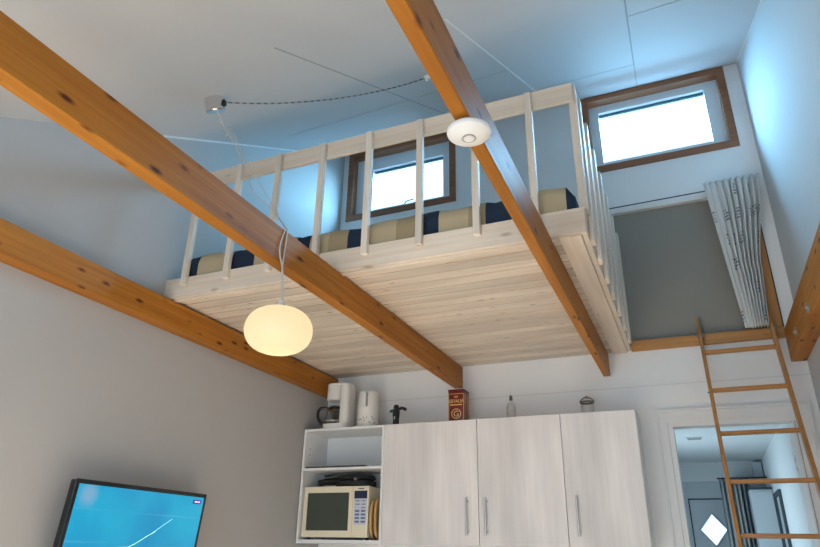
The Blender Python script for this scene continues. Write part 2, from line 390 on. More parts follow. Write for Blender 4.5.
# ------------------------------------------------------------------ the room
RW = 3.478; YB = -5.35
def cz(x, y):
    s = 0.56 - 0.0328*x
    if y >= -3.35: return 4.79 + y*s
    z1 = 4.79 - 3.35*s; t = (-3.35-y)/(-3.35-YB)
    return z1 + (2.62-z1)*t
struct(B(-0.2, RW+0.2, YB-0.2, 0.0, -0.1, 0.0).build('floor', 'floor', smooth=0))
W1 = (0.065, 1.140, 4.045, 4.785); W2 = (2.275, 3.370, 4.045, 4.785)
DO = (2.600, 3.354, -0.1, 2.051); AL = (2.36, 3.385, 2.60, 3.657)
struct(slab_with_holes(-0.2, RW+0.2, -0.1, 5.1, 0.0, 0.15, [W1, W2, DO, AL], 'wall_end', 'wall'))
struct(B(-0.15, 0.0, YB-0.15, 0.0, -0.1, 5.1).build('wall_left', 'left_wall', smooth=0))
struct(B(RW, RW+0.15, YB-0.15, 0.0, -0.1, 5.1).build('wall_right', 'rough_wall', smooth=0))
ADDED_WIN = (0.35, 3.15, 0.02, 2.25)
struct(slab_with_holes(-0.2, RW+0.2, -0.1, 3.2, YB-0.15, YB, [ADDED_WIN], 'wall_back', 'wall'))
b = MB(); nx, ny = 12, 24; g = {}
for i in range(nx+1):
    for j in range(ny+1):
        x = -0.15 + (RW+0.3)*i/nx; y = YB-0.15 + (0.15-YB+0.15)*j/ny
        for k, t in ((0, 0.0), (1, 0.18)): g[i, j, k] = b.bm.verts.new((x, y, cz(min(max(x, 0), RW), y)+t))
for i in range(nx):
    for j in range(ny):
        b.bm.faces.new((g[i, j, 0], g[i+1, j, 0], g[i+1, j+1, 0], g[i, j+1, 0])); b.bm.faces.new((g[i, j, 1], g[i, j+1, 1], g[i+1, j+1, 1], g[i+1, j, 1]))
for i in range(nx):
    for j in (0, ny): b.bm.faces.new((g[i, j, 0], g[i+1, j, 0], g[i+1, j, 1], g[i, j, 1]))
for j in range(ny):
    for i in (0, nx): b.bm.faces.new((g[i, j, 0], g[i, j+1, 0], g[i, j+1, 1], g[i, j, 1]))
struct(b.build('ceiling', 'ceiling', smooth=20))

# joints between the ceiling boards, pressed into the ceiling
def seam(n, x0, y0, x1, y1, wd, m, dz=0.0015):
    b = MB(); d = Vector((x1-x0, y1-y0, 0)).normalized(); p = Vector((-d.y, d.x, 0))*wd/2
    N = 10; rows = []
    for k in range(N+1):
        t = k/N; c = Vector((x0+(x1-x0)*t, y0+(y1-y0)*t, 0)); row = []
        for q, h in ((c-p, -dz), (c+p, -dz), (c+p, 0.01), (c-p, 0.01)): row.append(b.bm.verts.new((q.x, q.y, cz(q.x, q.y)+h)))
        rows.append(row)
    for a, c in zip(rows, rows[1:]):
        for k in range(4): b.bm.faces.new((a[k], a[(k+1) % 4], c[(k+1) % 4], c[k]))
    b.bm.faces.new(rows[0]); b.bm.faces.new(rows[-1])
    return struct(b.build('trim_%d' % n, m, smooth=0))
seam(1, 1.215, -2.75, 1.325, -0.02, 0.008, 'seam_dark')
seam(2, 1.925, -2.40, 2.045, -0.02, 0.008, 'seam_light', 0.004)  # white colour paints in the lit edge of this joint
seam(3, 2.739, -3.2, 2.735, -0.62, 0.009, 'seam_dark')
seam(4, 2.735, -0.62, 2.735, -0.02, 0.006, 'seam_dark')
seam(5, 1.33, -1.335, 1.99, -1.335, 0.005, 'seam_dark')
seam(6, 2.745, -1.62, 3.40, -1.62, 0.006, 'seam_dark')
seam(7, 2.04, -0.66, 2.73, -0.66, 0.004, 'seam_dark')
seam(8, 0.30, -1.335, 1.27, -1.335, 0.004, 'seam_dark')
# bright cove strips where the ceiling meets the side walls
for n, x, dx in ((9, 0.0, 0.006), (10, RW, -0.006)):
    b = MB(); rows = []
    for k in range(15):
        y = -2.2 + 2.2*k/14; z = cz(x, y)
        rows.append([b.bm.verts.new(q) for q in ((x-dx, y, z-0.008), (x+dx, y, z-0.008), (x+dx, y, z+0.01), (x-dx, y, z+0.01))])
    for a, c in zip(rows, rows[1:]):
        for k in range(4): b.bm.faces.new((a[k], a[(k+1) % 4], c[(k+1) % 4], c[k]))
    b.bm.faces.new(rows[0]); b.bm.faces.new(rows[-1])
    struct(b.build('trim_%d' % n, 'seam_light', smooth=0))
# faint board joints across the lower end wall
for n, x0, x1, z in ((11, 0.0, 1.104, 2.335), (12, 1.19, RW, 2.30)):
    struct(B(x0, x1, -0.0012, 0.004, z-0.003, z+0.003).build('trim_%d' % n, plain('wall_joint', (0.72, 0.71, 0.70), 0.8) , smooth=0))

# high windows
def high_window(n, x0, x1, z0, z1, gx0, gx1, gz0, gz1, label):
    c = 0.056; b = MB()
    yf, yb = -0.014, 0.15
    root = slab_with_holes(x0, x1, z0, z1, yf, yb, [(x0+c, x1-c, z0+c, z1-c)], 'window_%d' % n, 'casing')
    struct(root, label); ORG[root.name] = Vector((0, 0, 0))
    s = slab_with_holes(x0+c, x1-c, z0+c, z1-c, 0.07, 0.12, [(gx0, gx1, gz0, gz1)], 'sash', 'sash'); s.parent = root; ORG[s.name] = Vector((0, 0, 0))
    s['label'] = 'white window sash'
    B(gx0-0.01, gx1+0.01, 0.092, 0.098, gz0-0.01, gz1+0.01).build('pane', 'pane', s, smooth=0)
    if n == 1: MB().tube([(gx0+0.55*(gx1-gx0)-0.05, 0.062, gz0-0.012), (gx0+0.55*(gx1-gx0)-0.03, 0.045, gz0+0.005), (gx0+0.55*(gx1-gx0)+0.05, 0.045, gz0+0.016)], 0.006).build('handle', 'steel', s)
    B(gx0+0.001, gx1-0.001, 0.100, 0.116, gz1-0.022, gz1-0.001).build('top_strip', 'pane_strip', s, smooth=0, label='dark teal strip along the top of the glass')  # thin dark teal box across the top of the glass
    return root
high_window(1, 0.060, 1.145, 4.04, 4.788, 0.285, 1.000, 4.160, 4.600, 'high window with brown casing behind the loft balustrade')
high_window(2, 2.270, 3.375, 4.04, 4.788, 2.400, 3.215, 4.172, 4.662, 'high window with brown casing above the grey alcove')
# glazed opening added out of view to let fill light in
r = struct(slab_with_holes(ADDED_WIN[0], ADDED_WIN[1], ADDED_WIN[2], ADDED_WIN[3], YB-0.12, YB-0.03, [(ADDED_WIN[0]+0.07, 1.72, 0.12, 2.18), (1.79, ADDED_WIN[1]-0.07, 0.12, 2.18)], 'window_3', 'sash'))  # window_3 is the added opening, out of view
ORG[r.name] = Vector((0, 0, 0))
B(ADDED_WIN[0]+0.06, 1.73, YB-0.08, YB-0.074, 0.11, 2.19).build('pane', 'pane', r, smooth=0)
B(1.78, ADDED_WIN[1]-0.06, YB-0.08, YB-0.074, 0.11, 2.19).build('pane', 'pane', r, smooth=0)

# alcove over the hall
struct(B(AL[0], AL[1], 0.040, 0.075, AL[2], AL[3]).build('wall_alcove', 'alcove', smooth=0), 'flat grey board closing the alcove above the hall')
struct(B(2.435, 3.392, -0.022, 0.02, 2.548, 2.622, bev=0.003).build('trim_13', 'trimwood_x'), 'pine sill board along the foot of the alcove')
struct(B(3.325, 3.386, -0.020, 0.02, 2.622, 3.66, bev=0.003).build('trim_14', 'trimwood_z'), 'pine post at the right of the alcove')
struct(B(3.387, 3.394, -0.008, 0.01, 2.60, 3.66).build('trim_15', 'black', smooth=0))

# hall seen through the doorway
HX0, HX1, HY, HZ = 2.10, 3.42, 3.8, 2.25
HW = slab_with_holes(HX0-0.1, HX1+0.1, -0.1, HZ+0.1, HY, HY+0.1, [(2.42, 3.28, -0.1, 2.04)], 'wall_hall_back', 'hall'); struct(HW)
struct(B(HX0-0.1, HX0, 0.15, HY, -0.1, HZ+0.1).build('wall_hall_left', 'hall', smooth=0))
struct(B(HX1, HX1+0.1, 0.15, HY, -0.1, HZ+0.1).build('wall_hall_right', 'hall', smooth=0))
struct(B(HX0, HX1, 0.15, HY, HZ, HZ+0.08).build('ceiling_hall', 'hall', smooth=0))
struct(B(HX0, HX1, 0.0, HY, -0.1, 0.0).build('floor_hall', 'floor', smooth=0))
# front door with a diamond light
dz = 1.520; dx = 2.825; rr = 0.178
d = MB()
out = [(2.422, 0.004), (3.278, 0.004), (3.278, 2.040), (2.422, 2.040)]; dia = [(dx, dz-rr), (dx+rr*0.82, dz), (dx, dz+rr), (dx-rr*0.82, dz)]
rows = []
for y in (HY+0.03, HY+0.07):
    rows.append(([d.bm.verts.new((x, y, z)) for x, z in out], [d.bm.verts.new((x, y, z)) for x, z in dia]))
for o_, i_ in rows:
    for k in range(4):
        d.bm.faces.new((o_[k], o_[(k+1) % 4], i_[k])); d.bm.faces.new((o_[(k+1) % 4], i_[(k+1) % 4], i_[k]))
for s_ in (0, 1):
    for k in range(4): d.bm.faces.new((rows[0][s_][k], rows[0][s_][(k+1) % 4], rows[1][s_][(k+1) % 4], rows[1][s_][k]))
d2 = d.build('door_2', 'hall_door', smooth=0); struct(d2, 'grey-blue front door with a bright diamond light at the end of the hall'); ORG[d2.name] = Vector((0, 0, 0))
MB().prism([(dx+(x-dx)*1.02, dz+(z-dz)*1.02) for x, z in dia], HY+0.048, HY+0.053, 'y').build('pane', 'pane', d2, smooth=0)
b = MB()
for k in range(4):
    p, q = dia[k], dia[(k+1) % 4]
    b.tube([(p[0], HY+0.026, p[1]), (q[0], HY+0.026, q[1])], 0.012, 6)
b.build('pane_bead', 'hall_door', d2)
b = MB()
for x0, x1, z0, z1 in ((2.60, 2.612, 0.3, 1.84), (3.03, 3.042, 0.3, 1.84), (2.60, 3.042, 1.84, 1.852)): b.box(x0, x1, HY+0.018, HY+0.034, z0, z1)
b.build('panel_moulding', 'cloth_dark', d2, label='dark panel moulding')
fr = slab_with_holes(2.36, 3.34, 0.0, 2.12, HY-0.02, HY+0.0, [(2.43, 3.27, -0.1, 2.035)], 'frame', 'hall'); fr.parent = d2
# the dark block up in the corner
tag(B(3.315, 3.41, 3.68, HY, 2.03, 2.22, bev=0.004).build('meter_box', 'hall_door'), 'dark grey box high in the far corner of the hall', 'box')
# near doorway
dr = thing('door_1', (2.97, 0, 0), 'white doorway to the hall', 'doorway'); del dr['category']; dr['kind'] = 'structure'
o = slab_with_holes(2.531, 3.432, 0.0, 2.129, -0.013, 0.0, [(2.600, 3.352, -0.1, 2.050)], 'architrave', 'paint'); o.parent = dr; o.location = -ORG['door_1']
o = slab_with_holes(2.531, 3.432, 0.0, 2.129, -0.030, -0.013, [(2.548, 3.415, -0.1, 2.112)], 'architrave_bead', 'paint'); o.parent = dr; o.location = -ORG['door_1']
B(2.601, 2.632, -0.006, 0.30, 0.0, 2.016).build('jamb', 'paint', dr, smooth=0)
B(3.324, 3.353, -0.006, 0.30, 0.0, 2.016).build('jamb', 'paint', dr, smooth=0)
B(2.601, 3.353, -0.006, 0.09, 2.0165, 2.050).build('jamb_head', 'paint', dr, smooth=0)
b = MB()
prof = []
for t in range(17): a = -PI/2 + PI*2*t/17; prof.append((0.200+0.022*math.cos(a), 1.78+0.022*math.sin(a)+(0.035 if math.sin(a) > 0 else -0.035)))
struct(B(3.3305, 3.3360, -0.0142, -0.0125, 0.0, 2.016).build('trim_16', 'seam_dark', smooth=0))
sp_ = b.prism(prof, 3.319, 3.3245, 'x').build('strike_plate', 'sash', dr, label='pale oval strike plate')
MB().box(3.3175, 3.3192, 0.190, 0.210, 1.80, 1.82).build('latch_hole', 'grey_plastic', sp_); MB().box(3.3175, 3.3192, 0.190, 0.210, 1.745, 1.765).build('latch_hole', 'grey_plastic', sp_)

# ------------------------------------------------------------------ beams
BG = 'varnished pine beams running to the end wall'
def beam(x0, x1, z0, z1, label, y0=-5.33, y1=0.0):
    return tag(B(x0, x1, y0, y1, z0, z1, bev=0.004).build('ceiling_beam', 'beam'), label, 'beam', BG)
beam(0.0, 0.088, 2.388, 2.543, 'orange pine beam fixed along the left wall above the television')
beam(1.116, 1.182, 2.388, 2.553, 'orange pine beam with the lamp cord slung over it')
beam(2.226, 2.273, 2.388, 2.556, 'orange pine beam with the white smoke detector under it')
bd = beam(3.388, RW, 2.386, 2.602, 'orange pine beam along the right wall behind the ladder', y1=0.0)
ORG[bd.name] = Vector((0, 0, 0))
for y, z in ((-0.913, 2.435), (-0.413, 2.459)):
    b = MB(); b.lathe([(0, 0), (0.030, 0), (0.030, 0.004), (0, 0.004)], (3.388, y, z), 20, Matrix.Rotation(-PI/2, 4, 'Y'))
    wsh = b.build('washer', 'steel', bd)
    MB().lathe([(0, 0), (0.0105, 0), (0.0095, 0.009), (0, 0.009)], (3.384, y, z), 6, Matrix.Rotation(-PI/2, 4, 'Y')).build('bolt_head', 'steel', wsh, smooth=20)

# ------------------------------------------------------------------ loft
lf = thing('sleeping_loft', (1.2, -1.0, 2.557), 'limed pine sleeping loft with slatted balustrade resting on the beams', 'loft')
LX, LY = 2.433, -1.965
prof = [(LY+0.02, 2.600)]; y = LY+0.02; pw = 0.0925
prof = [(LY+0.02, 2.60), (LY+0.02, 2.5575)]
yy = LY+0.02+pw
while yy < -0.03:
    prof += [(yy-0.0070, 2.5575), (yy-0.0050, 2.5610), (yy+0.0050, 2.5610), (yy+0.0070, 2.5575)]; yy += pw
prof += [(0.0, 2.5575), (0.0, 2.60)]
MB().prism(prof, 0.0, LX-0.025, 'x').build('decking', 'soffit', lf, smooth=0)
B(0.0, LX, LY, LY+0.02, 2.557, 2.682, bev=0.002).build('fascia_board', 'pine_x', lf)
B(LX-0.025, LX-0.0005, LY+0.021, 0.0, 2.557, 2.682, bev=0.002).build('fascia_board', 'pine_y', lf)
B(LX-0.125, LX-0.027, LY+0.021, 0.0, 2.5445, 2.5570, bev=0.002).build('edge_board', 'pine_y', lf)
B(0.0, LX-0.13, LY+0.0205, LY+0.045, 2.545, 2.5570, bev=0.002).build('edge_board', 'pine_x', lf)
B(0.0, LX, LY, LY+0.022, 3.283, 3.390, bev=0.002).build('top_rail', 'pine_x', lf)
B(LX-0.024, LX+0.012, LY+0.0225, LY+0.085, 2.682, 3.390, bev=0.002).build('corner_post', 'pine_z', lf)
B(LX-0.024, LX-0.0005, LY+0.0855, 0.0, 3.283, 3.388, bev=0.002).build('top_rail', 'pine_y', lf)
for x in (0.155, 0.455, 0.735, 1.032, 1.328, 1.630, 1.930, 2.215):
    B(x-0.017, x+0.017, LY-0.0305, LY-0.0005, 2.622, 3.372, bev=0.002).build('baluster', 'pine_z', lf)
for y in (-1.83, -1.60, -1.34, -1.08, -0.79, -0.50, -0.21):
    B(LX+0.0005, LX+0.0205, y-0.035, y+0.035, 2.5585, 3.372, bev=0.002).build('baluster', 'pine_z', lf)

# mattress, lumpy and striped
b = MB(); nx, ny = 60, 14; g = {}
x0, x1, y0, y1, z0 = 0.10, 2.395, LY+0.024, -0.75, 2.601
for i in range(nx+1):
    for j in range(ny+1):
        u, v = i/nx, (j/ny)**2.2; x = x0+(x1-x0)*u; y = y0+(y1-y0)*v
        e = min(u, 1-u)*(x1-x0); f = min(v, 1-v)*(y1-y0); ed = min(1, (min(e, f)+0.006)/0.035); rnd = math.sqrt(max(0, 1-(1-ed)**2))
        h = 0.075 + 0.158*rnd + rnd*(0.006*math.sin(9*x)+0.005*math.sin(23*x+1.0))
        h -= 0.010*max(0, math.cos(2*PI*(x-0.53)/0.372))**12 * rnd
        g[i, j] = b.bm.verts.new((x, y, z0+h))
for i in range(nx):
    for j in range(ny): b.bm.faces.new((g[i, j], g[i+1, j], g[i+1, j+1], g[i, j+1]))
edge = [(i, 0) for i in range(nx)]+[(nx, j) for j in range(ny)]+[(i, ny) for i in range(nx, 0, -1)]+[(0, j) for j in range(ny, 0, -1)]
low = [b.bm.verts.new((g[k].co.x, g[k].co.y, z0)) for k in edge]
for k in range(len(edge)): q = (k+1) % len(edge); b.bm.faces.new((g[edge[k]], g[edge[q]], low[q], low[k]))
b.bm.faces.new(low)
tag(b.build('mattress', 'mattress', smooth=60), 'navy and beige striped mattress lying on the loft', 'mattress')

# ------------------------------------------------------------------ pendant lamp
LC = Vector((1.205, -2.475, 2.072))
pl = thing('pendant_lamp', LC, 'glowing opal glass pendant lamp hanging by its cord from the beam', 'lamp')
R_, H_ = 0.142, 0.099
prof = []
for k in range(0, 19):
    a = -PI/2*0.72 + (PI/2*0.72 + PI/2*0.90)*k/18
    prof.append((R_*abs(math.cos(a))**0.80, H_*(1 if math.sin(a) > 0 else -1)*abs(math.sin(a))**0.95))
inn = [(r_*0.965, z_*0.965) for r_, z_ in prof[::-1]]
MB().lathe(prof+inn+[prof[0]], LC, 48).build('lamp_shade', 'lamp', pl, smooth=60)
cap = MB().lathe([(0, 0.135), (0.012, 0.135), (0.016, 0.118), (0.020, 0.112), (0.034, 0.104), (0.034, 0.098), (0, 0.098)], LC, 24).build('shade_cap', 'white_plastic', pl)
MB().lathe([(0, 0.100), (0.014, 0.098), (0.014, 0.05), (0.034, 0.02), (0.038, -0.005), (0.028, -0.032), (0, -0.042)], LC, 24).build('bulb', 'bulb', pl)
top = Vector((LC.x, LC.y, LC.z+0.13))
cz0 = cz(0.50, -2.30)
CN = Vector((0.628, -2.474, 3.456)); TILT = Matrix.Rotation(math.radians(28.5), 4, 'X')
MB().lathe([(0, 0), (0.052, 0), (0.054, -0.004), (0.054, -0.070), (0.049, -0.076), (0, -0.076)], CN, 28, TILT).build('ceiling_canopy', 'chrome', pl)
MB().box(0.672, 0.694, -2.466, -2.440, 3.405, 3.435, bev=0.002).build('cord_grip', 'black', pl)
ends = [(1.1865, -2.462, 2.545), (1.1865, -2.470, 2.40), (1.190, -2.471, 2.33), (LC.x, LC.y, LC.z+0.13)]
MB().tube([(0.630, -2.438, 3.395), (0.685, -2.420, 3.277), (0.781, -2.406, 3.128), (0.886, -2.395, 2.906), (0.923, -2.394, 2.835), (1.032, -2.414, 2.732), (1.128, -2.439, 2.625), (1.180, -2.456, 2.560)]+ends, 0.0034, 6).build('cord', 'cord', pl)
MB().tube([(0.693, -2.410, 3.225), (0.709, -2.414, 3.275), (0.733, -2.415, 3.258), (0.806, -2.410, 3.119), (0.919, -2.412, 2.94), (1.056, -2.428, 2.737), (1.153, -2.455, 2.595), (1.183, -2.474, 2.556), (1.187, -2.485, 2.53), (1.190, -2.508, 2.46), (1.190, -2.502, 2.41), (1.1865, -2.480, 2.384), (1.196, -2.476, 2.33), (LC.x+0.004, LC.y, LC.z+0.13)], 0.0030, 6).build('cord', 'cord', pl)
MB().tube([(0.686, -2.452, 3.424), (0.853, -2.284, 3.491), (1.053, -2.097, 3.591), (1.227, -1.947, 3.691), (1.415, -1.797, 3.814), (1.545, -1.70, 3.911)], 0.0042, 6).build('supply_cable', 'twisted', pl)
hz = cz(1.56, -1.70)
hk = thing('cable_hook', (1.56, -1.70, hz), 'small white ceiling outlet where the twisted cable ends', 'hook')
MB().lathe([(0, 0.012), (0.030, 0.012), (0.030, -0.012), (0.024, -0.020), (0, -0.020)], (1.56, -1.70, hz), 20, Matrix.Rotation(math.atan(0.51), 4, 'X')).build('outlet_plate', 'white_plastic', hk)
MB().tube([(1.56, -1.70, hz-0.015), (1.557, -1.70, hz-0.032), (1.543, -1.70, hz-0.034), (1.541, -1.70, hz-0.022)], 0.0028, 6).build('hook', 'chrome', hk)

# ------------------------------------------------------------------ smoke detector
SD = Vector((2.256, -3.105, 2.388))
sd = thing('smoke_detector', SD, 'round white smoke detector under the beam', 'smoke detector')
MB().lathe([(0, 0), (0.036, 0), (0.036, -0.010), (0, -0.010)], SD, 28).build('base', 'white_plastic', sd)
MB().lathe([(0, -0.010), (0.050, -0.010), (0.063, -0.015), (0.0655, -0.022), (0.063, -0.029), (0.046, -0.040), (0.024, -0.044), (0.0225, -0.042), (0, -0.042)], SD, 40).build('housing', 'white_plastic', sd)
bt = Vector((SD.x, SD.y, SD.z-0.042))
MB().lathe([(0.0175, 0.002), (0.0175, -0.0025), (0.0200, -0.0025), (0.0200, 0.002), (0.0175, 0.002)], bt, 28).build('ring', 'grey_plastic', sd)
MB().lathe([(0, 0.001), (0.0165, 0.001), (0.0150, -0.004), (0, -0.005)], bt, 28).build('test_button', 'white_plastic', sd)

# ------------------------------------------------------------------ curtain and its rod
rd = thing('curtain_rod', (2.9, -0.03, 3.70), 'thin dark curtain wire above the grey alcove', 'curtain rod')
MB().tube([(2.30, -0.030, 3.688), (3.44, -0.030, 3.703)], 0.004, 8, 0).build('rod', 'dark_metal', rd)
for x in (2.30, 3.44): MB().tube([(x, 0.0, 3.70), (x, -0.035, 3.70)], 0.006, 8, 0).build('bracket', 'steel', rd)
cu = thing('curtain', (3.25, -0.05, 3.72), 'white printed cotton curtain gathered at the right of the alcove', 'curtain')
b = MB(); nu, nv = 130, 34; g = {}
uvl = b.bm.loops.layers.uv.new('UVMap')
random.seed(3); ph = [random.uniform(0, 6.28) for _ in range(4)]
for j in range(nv+1):
    v = j/nv; z = 3.735 - v*1.115
    xl = 3.078 + 0.085*v; 
    if v < 0.62: xr = 3.440 - 0.105*v/0.62 + 0.006*math.sin(9*v)
    else: xr = 3.335 - 0.035*(v-0.62)/0.38
    for i in range(nu+1):
        u = i/nu
        # flatter panel at the left, tight folds at the right
        uu = u + 0.022*math.sin(u*31+ph[0]) 
        s = 0.0 if u < 0.12 else 1.0
        wv = math.sin(2*PI*(8.5*u+0.25*math.sin(2.2*v+ph[1])) + ph[2])
        amp = (0.006 + 0.022*min(1, max(0, u-0.12)*4))*(0.8+0.3*v)
        nrm = 0.010*math.sin(2*PI*19*u+3*v)*min(1, u*3)
        x = xl + (xr-xl)*(0.16*u + 0.84*u**1.0) + 0.010*math.cos(2*PI*8.5*u+ph[2])*min(1, u*4)*(1-u)
        top = 0.010*math.sin(2*PI*8.5*u)*(1-v)**6
        g[i, j] = b.bm.verts.new((x, -0.068 + amp*wv + nrm*0.2, z+top))
for i in range(nu):
    for j in range(nv):
        f = b.bm.faces.new((g[i, j], g[i+1, j], g[i+1, j+1], g[i, j+1]))
        for lp, (a, c) in zip(f.loops, ((i, j), (i+1, j), (i+1, j+1), (i, j+1))): lp[uvl].uv = (a/nu*1.25, 1.13*(1-c/nv))
co = b.build('fabric', 'curtain', cu, smooth=80)
md = co.modifiers.new('thickness', 'SOLIDIFY'); md.thickness = 0.002
for k in range(5):
    x = 3.10 + 0.078*k
    MB().tube([(x+0.006*math.cos(a), -0.030+0.011*math.sin(a), 3.702+0.016*math.cos(a)) for a in [2*PI*q/10 for q in range(11)]], 0.0022, 6, 0).build('ring', 'dark_metal', cu)

# ------------------------------------------------------------------ ladder
LYT = lambda z: -0.045 - 0.42*(2.6-z)
ld = thing('loft_ladder', (3.1, LYT(0), 0), 'pine ladder leaning against the sill of the grey alcove', 'ladder')
def upright(x, z0, z1):
    b = MB(); d = Vector((0, 0.42, 1)).normalized(); nrm = Vector((0, -d.z, d.y))
    A = Vector((x, LYT(z0), z0)); Bq = Vector((x, LYT(z1), z1)); rows = []
    for P in (A, Bq): rows.append([b.bm.verts.new(P + Vector((sx*0.0105, 0, 0)) + nrm*sn*0.031) for sx, sn in ((-1, -1), (1, -1), (1, 1), (-1, 1))])
    a, c = rows
    for k in range(4): b.bm.faces.new((a[k], a[(k+1) % 4], c[(k+1) % 4], c[k]))
    b.bm.faces.new(a); b.bm.faces.new(c)
    bmesh.ops.bevel(b.bm, geom=list(b.bm.edges), offset=0.003, segments=1, affect='EDGES')
    return b.build('side_rail', 'ladder_z', ld)
upright(2.886, 0.03, 2.735); upright(3.318, 0.03, 2.735)
for k, z in enumerate((2.468, 2.190, 1.906, 1.622, 1.340, 1.056, 0.772, 0.488, 0.21)):
    y = LYT(z); T = Matrix.Translation((3.102, y, z)) 
    MB().box(-0.2215, 0.2215, -0.021, 0.021, -0.0115, 0.0115, bev=0.003, mat=T).build('rung', 'ladder_x', ld)
for x in (2.886, 3.318):
    for s in (-1, 1):
        hkz = 2.600
        MB().tube([(x+s*0.0135, LYT(hkz)-0.012, hkz-0.01), (x+s*0.018, LYT(hkz)-0.005, hkz+0.012), (x+s*0.022, -0.026, hkz+0.014)], 0.0055, 8).build('hook', 'steel', ld)
MB().tube([(2.868, LYT(2.18), 2.18), (2.877, LYT(2.18), 2.18)], 0.005, 8, 0).build('bolt', 'dark_metal', ld)

# ------------------------------------------------------------------ television
tv = thing('television', (0.0, -1.98, 1.25), 'flat television tilted on the left wall showing a bright blue picture', 'television')
ty0, ty1, tz0, tz1 = -2.430, -1.545, 0.985, 1.512
tilt = Matrix.Translation((0.120, 0, tz0)) @ Matrix.Rotation(math.radians(5), 4, 'Y') @ Matrix.Translation((-0.120, 0, -tz0))
MB().box(0.080, 0.118, ty0+0.004, ty1-0.004, tz0+0.004, tz1-0.004, bev=0.008, seg=2, mat=tilt).build('housing', 'black', tv)
o = MB(); o.box(0.118, 0.124, ty0, ty1, tz0, tz1, bev=0.002, mat=tilt); bz = o.build('bezel', 'black', tv)
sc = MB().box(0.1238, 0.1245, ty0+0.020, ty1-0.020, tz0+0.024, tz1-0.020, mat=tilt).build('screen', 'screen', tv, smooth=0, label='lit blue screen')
def onscreen(pts, wd, name, m):
    b = MB(); b.tube([tilt @ Vector((0.1248, y, z)) for y, z in pts], wd, 4, 0); return b.build(name, m, sc)
onscreen([(-2.10, 1.228), (-2.04, 1.230), (-2.00, 1.245), (-1.93, 1.283), (-1.88, 1.306)], 0.0016, 'chart_line', 'route')
onscreen([(-1.98, 1.255), (-1.90, 1.298), (-1.84, 1.335), (-1.78, 1.370)], 0.0012, 'chart_line', 'route_pale')
bdg = MB().box(0.1246, 0.1252, ty1-0.105, ty1-0.038, tz1-0.056, tz1-0.034, bev=0.0002, mat=tilt).build('badge', 'badge', sc, smooth=0)
b = MB()
for k in range(4): b.box(0.1252, 0.1255, ty1-0.090+0.011*k, ty1-0.083+0.011*k, tz1-0.049, tz1-0.041, mat=tilt)
b.build('badge_marks', 'badge_mark', sc, smooth=0)
MB().box(0.0, 0.020, -2.12, -1.84, 1.13, 1.37, bev=0.003).build('wall_bracket', 'black', tv)
MB().box(0.020, 0.100, -2.02, -1.94, 1.20, 1.30, bev=0.003).build('bracket_arm', 'black', tv)

# ------------------------------------------------------------------ wall cabinets
CF, CT, CB = -0.340, 2.080, 1.275
oc = thing('shelf_cabinet', (0.355, 0, CB), 'open white shelf cabinet holding the microwave', 'cabinet', )
xa, xb, t = 0.012, 0.690, 0.018
B(xa, xa+t, CF, 0.0, CB, CT, bev=0.001).build('side_panel', 'carcass', oc)
B(xb-t, xb, CF, 0.0, CB, CT, bev=0.001).build('side_panel', 'carcass', oc)
B(xa+t, xb-t, CF, 0.0, CT-t, CT, bev=0.001).build('top_panel', 'carcass', oc)
B(xa+t, xb-t, CF, 0.0, CB+0.004, CB+0.026, bev=0.001).build('bottom_panel', 'carcass', oc)
B(xa+t, xb-t, CF+0.006, -0.008, 1.775, 1.793, bev=0.001).build('shelf', 'carcass', oc)
B(xa+t, xb-t, -0.008, 0.0, CB+0.026, CT-t).build('back_panel', 'carcass', oc)
for z in (1.90, 1.945):
    MB().lathe([(0, 0), (0.004, 0), (0.004, 0.0015), (0, 0.0015)], (xa+t, -0.27, z), 10, Matrix.Rotation(PI/2, 4, 'Y')).build('peg_hole', 'dark_metal', oc)
def cupboard(x0, x1, hx, label):
    c = thing('wall_cabinet', ((x0+x1)/2, 0, CB), label, 'cabinet', 'white ash wall cabinets')
    B(x0, x1, CF+0.020, 0.0, CB, CT-0.001, bev=0.001).build('carcass', 'carcass', c)
    dr_ = B(x0+0.002, x1-0.002, CF, CF+0.0185, CB+0.003, CT, bev=0.0015).build('door', 'door_front', c)
    b = MB(); b.tube([(hx, CF-0.028, 1.335), (hx, CF-0.028, 1.568)], 0.0078, 12, 0)
    hd = b.build('handle', 'steel', dr_)
    for z in (1.358, 1.545): b = MB(); b.tube([(hx, CF, z), (hx, CF-0.028, z)], 0.0075, 10, 0); b.build('handle_post', 'steel', dr_)
    return c
cupboard(0.690, 1.390, 1.312, 'wide white ash wall cabinet beside the open shelf, under the red tin')
cupboard(1.390, 1.960, 1.442, 'middle white ash wall cabinet, under the small glass bottle')
cupboard(1.960, 2.432, 2.028, 'narrow white ash wall cabinet nearest the doorway, under the clip jar')

# microwave
mx0, mx1, my0, mz0, mz1 = 0.040, 0.572, -0.315, CB+0.042, 1.660
mw = thing('microwave', ((mx0+mx1)/2, -0.17, CB+0.026), 'cream microwave oven in the open shelf', 'microwave')
B(mx0, mx1, my0+0.016, -0.02, mz0, mz1, bev=0.004).build('housing', 'cream', mw)
dw = slab_with_holes(mx0, mx0+0.405, mz0, mz1, my0, my0+0.0155, [(mx0+0.030, mx0+0.375, mz0+0.045, mz1-0.042)], 'door', 'cream'); dw.parent = mw; dw.location = -ORG[mw.name]
ORG[dw.name] = Vector((0, 0, 0))
B(mx0+0.026, mx0+0.379, my0+0.004, my0+0.010, mz0+0.041, mz1-0.038).build('door_glass', 'microwave_glass', dw, smooth=0)
cp = B(mx0+0.4065, mx1, my0, my0+0.0155, mz0, mz1, bev=0.0015).build('control_panel', 'cream', mw)
B(mx0+0.420, mx1-0.014, my0-0.0012, my0, mz0+0.085, mz1-0.085).build('key_field', 'panel_blue', cp, smooth=0)
